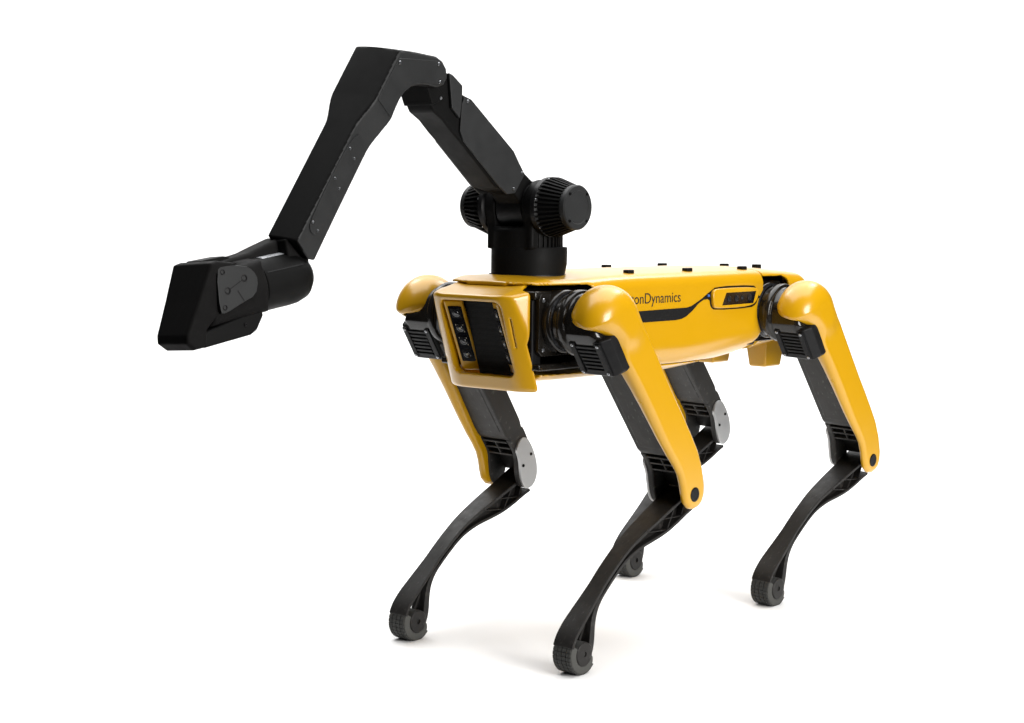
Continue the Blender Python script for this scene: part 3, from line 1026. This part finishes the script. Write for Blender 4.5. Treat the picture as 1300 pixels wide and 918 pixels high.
lit_flank_material(fore, ARMP)
pan = [(0.075, 0.1105), (0.150, 0.0985), (0.146, 0.0575), (0.128, 0.0600), (0.112, 0.0635), (0.095, 0.0635), (0.077, 0.0580), (0.060, 0.0465), (0.047, 0.0320), (0.038, 0.0205), (0.030, 0.0110), (0.020, 0.0040),
       (0.009, 0.0065), (0.003, 0.0165), (0.003, 0.0300), (0.010, 0.0430)]
low = smooth_poly([(0.188, 0.088), (0.205, 0.0925), (0.360, 0.0650), (0.372, 0.0500), (0.370, 0.032), (0.355, 0.027), (0.300, 0.037), (0.240, 0.048)], 2)
low = smooth_poly([(0.205, 0.0900), (0.362, 0.0625), (0.374, 0.0480), (0.366, 0.0330), (0.345, 0.0330), (0.240, 0.0530), (0.205, 0.0600)], 2)
for s in (1, -1):
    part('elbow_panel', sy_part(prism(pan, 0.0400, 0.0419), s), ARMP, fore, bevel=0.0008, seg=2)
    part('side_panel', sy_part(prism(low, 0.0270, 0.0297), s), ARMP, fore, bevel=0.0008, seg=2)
    for px, pz in ((0.079, 0.1050), (0.011, 0.0370), (0.026, 0.0130)):
        screw(fore, (px, s * 0.0419, pz), (0, s, 0), 0.0029)
    for px, pz in ((0.233, 0.0780), (0.236, 0.0600), (0.285, 0.0690), (0.288, 0.0505), (0.360, 0.0560), (0.361, 0.0385)):
        screw(fore, (px, s * 0.0297, pz), (0, s, 0), 0.0022)

# ---- wrist and gripper -------------------------------------------------------------
G0 = Vector((0.8088, 0.0, 0.0773))
pg, rg = math.radians(8.5), math.radians(-4)
Xg = Vector((math.cos(pg), 0.0, -math.sin(pg)))
Zg0 = Vector((math.sin(pg), 0.0, math.cos(pg)))
Yg = (math.cos(rg) * Vector((0, 1, 0)) - math.sin(rg) * Zg0).normalized()
Zg = Xg.cross(Yg)
MG = Matrix(((Xg.x, Yg.x, Zg.x, G0.x), (Xg.y, Yg.y, Zg.y, G0.y), (Xg.z, Yg.z, Zg.z, G0.z), (0, 0, 0, 1)))
wr = part('wrist', lathe([(0.012, -0.040), (0.026, -0.036), (0.0345, -0.026), (0.0385, -0.010), (0.0392, 0.004), (0.0392, 0.062), (0.0375, 0.064), (0.0375, 0.070)], 56, 'x'), ARM, root, MG, smooth=35)


def f_hood(X, Y, Z):
    o2 = sd_poly([(-0.030, 0.010), (-0.026, 0.052), (-0.006, 0.0600), (0.0236, 0.0545), (0.0557, 0.0480), (0.112, 0.0440), (0.112, 0.015)], X, Z)
    return rext(o2, np.maximum(Y - 0.004, -0.036 - Y), 0.007)


add('wrist_hood', surf_mesh('wrist_hood', f_hood, (-0.035, -0.04, 0.005), (0.115, 0.012, 0.065), 0.0025), MATTE, wr)
part('wrist_neck', prism([(-0.036, 0.012), (0.004, 0.012), (0.004, 0.058), (-0.020, 0.062), (-0.036, 0.040)], -0.020, 0.022), MATTE, wr, bevel=0.004)


def sticker():
    V, F = [], []
    n = 10
    for i in range(n + 1):
        a = math.radians(98 - 30 * i / n)
        for x in (0.006, 0.052):
            V.append((x - 0.006 * (i / n), 0.0395 * math.cos(a), 0.0395 * math.sin(a)))
    for i in range(n):
        F.append((2 * i, 2 * i + 1, 2 * i + 3, 2 * i + 2))
    return V, F


part('sticker', sticker(), STICK, wr, smooth=40)
part('wrist_seam', tf(box(-0.012, 0.058, -0.0008, 0.0008, -0.0012, 0.0012), Matrix.Rotation(math.radians(-62), 4, 'X') @ Matrix.Translation((0, 0, 0.0385))), BLK, wr)


def f_palm(X, Y, Z):
    body = rext(sd_poly([(0.062, 0.038), (0.118, 0.034), (0.150, 0.030), (0.168, -0.020), (0.172, -0.040), (0.120, -0.038), (0.062, -0.037)], X, Z), np.abs(Y) - 0.037, 0.012)
    ring = rext(np.sqrt(Y ** 2 + Z ** 2) - 0.0405, np.maximum(X - 0.095, 0.064 - X), 0.004)
    return smin(body, ring, 0.006)


palm = add('gripper_palm', surf_mesh('gripper_palm', f_palm, (0.055, -0.045, -0.045), (0.18, 0.045, 0.045), 0.0025), MATTE, root, MG)
pl = smooth_poly([(0.1545, 0.0370), (0.1436, 0.0425), (0.1028, 0.0350), (0.0890, 0.0265), (0.0825, 0.0115), (0.0915, -0.0090), (0.1157, -0.0145), (0.1500, -0.0245), (0.1600, -0.0225)], 1)
for s in (1, -1):
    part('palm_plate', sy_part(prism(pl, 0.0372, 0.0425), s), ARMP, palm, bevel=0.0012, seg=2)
    for px, pz, r in ((0.1446, 0.0330, 0.0040), (0.1079, 0.0182, 0.0052), (0.1408, 0.0060, 0.0052), (0.1500, -0.0160, 0.0040)):
        part('bolt', sy_part(lathe([(r, 0.040), (r, 0.0430), (r * .85, 0.0434), (r * .6, 0.0434), (r * .5, 0.0415), (r * .1, 0.0415)], 20, 'y', (px, 0, pz)), s), BLK, palm, smooth=35)
    part('plate_slit', sy_part(tf(box(-0.013, 0.013, 0.0420, 0.0428, -0.0006, 0.0006), Matrix.Translation((0.1243, 0, 0.0121)) @ Matrix.Rotation(math.radians(20), 4, 'Y')), s), BLK, palm)
    part('plate_slit', sy_part(tf(box(-0.009, 0.009, 0.0420, 0.0428, -0.0009, 0.0009), Matrix.Translation((0.1190, 0, -0.0045)) @ Matrix.Rotation(math.radians(-62), 4, 'Y')), s), BLK, palm)

# moving jaw: a wedge shell in front, its lip curling under
jaw_o = [(0.110, 0.0400), (0.150, 0.0500), (0.1620, 0.0485), (0.190, 0.0010), (0.2165, -0.0420), (0.2185, -0.0530), (0.2060, -0.0650), (0.1860, -0.0650), (0.1790, -0.0410), (0.1570, -0.0240), (0.1530, 0.0300)]


def f_jaw(X, Y, Z):
    hw = 0.0428 - 0.0100 * np.clip((0.045 - Z) / 0.11, 0, 1)
    return rext(sd_poly(jaw_o, X, Z), np.abs(Y) - hw, 0.005)


jaw = add('gripper_jaw', surf_mesh('gripper_jaw', f_jaw, (0.10, -0.046, -0.078), (0.23, 0.046, 0.055), 0.0022), MATTE, root, MG)
part('jaw_strap', prism([(0.085, 0.036), (0.090, 0.0475), (0.100, 0.0500), (0.142, 0.0505), (0.146, 0.0440)], -0.036, -0.004), ARM, jaw, bevel=0.002)
lj = [(0.1840, -0.0430), (0.1137, -0.0340), (0.0765, -0.0325), (0.0745, -0.0400), (0.0910, -0.0590), (0.1030, -0.0635), (0.1900, -0.0655)]
lower_j = part('lower_jaw', prism(lj, -0.033, 0.033), ARM, root, MG, bevel=0.004)
screw(lower_j, (0.112, 0.033, -0.047), (0, 1, 0), 0.0025, BLK)
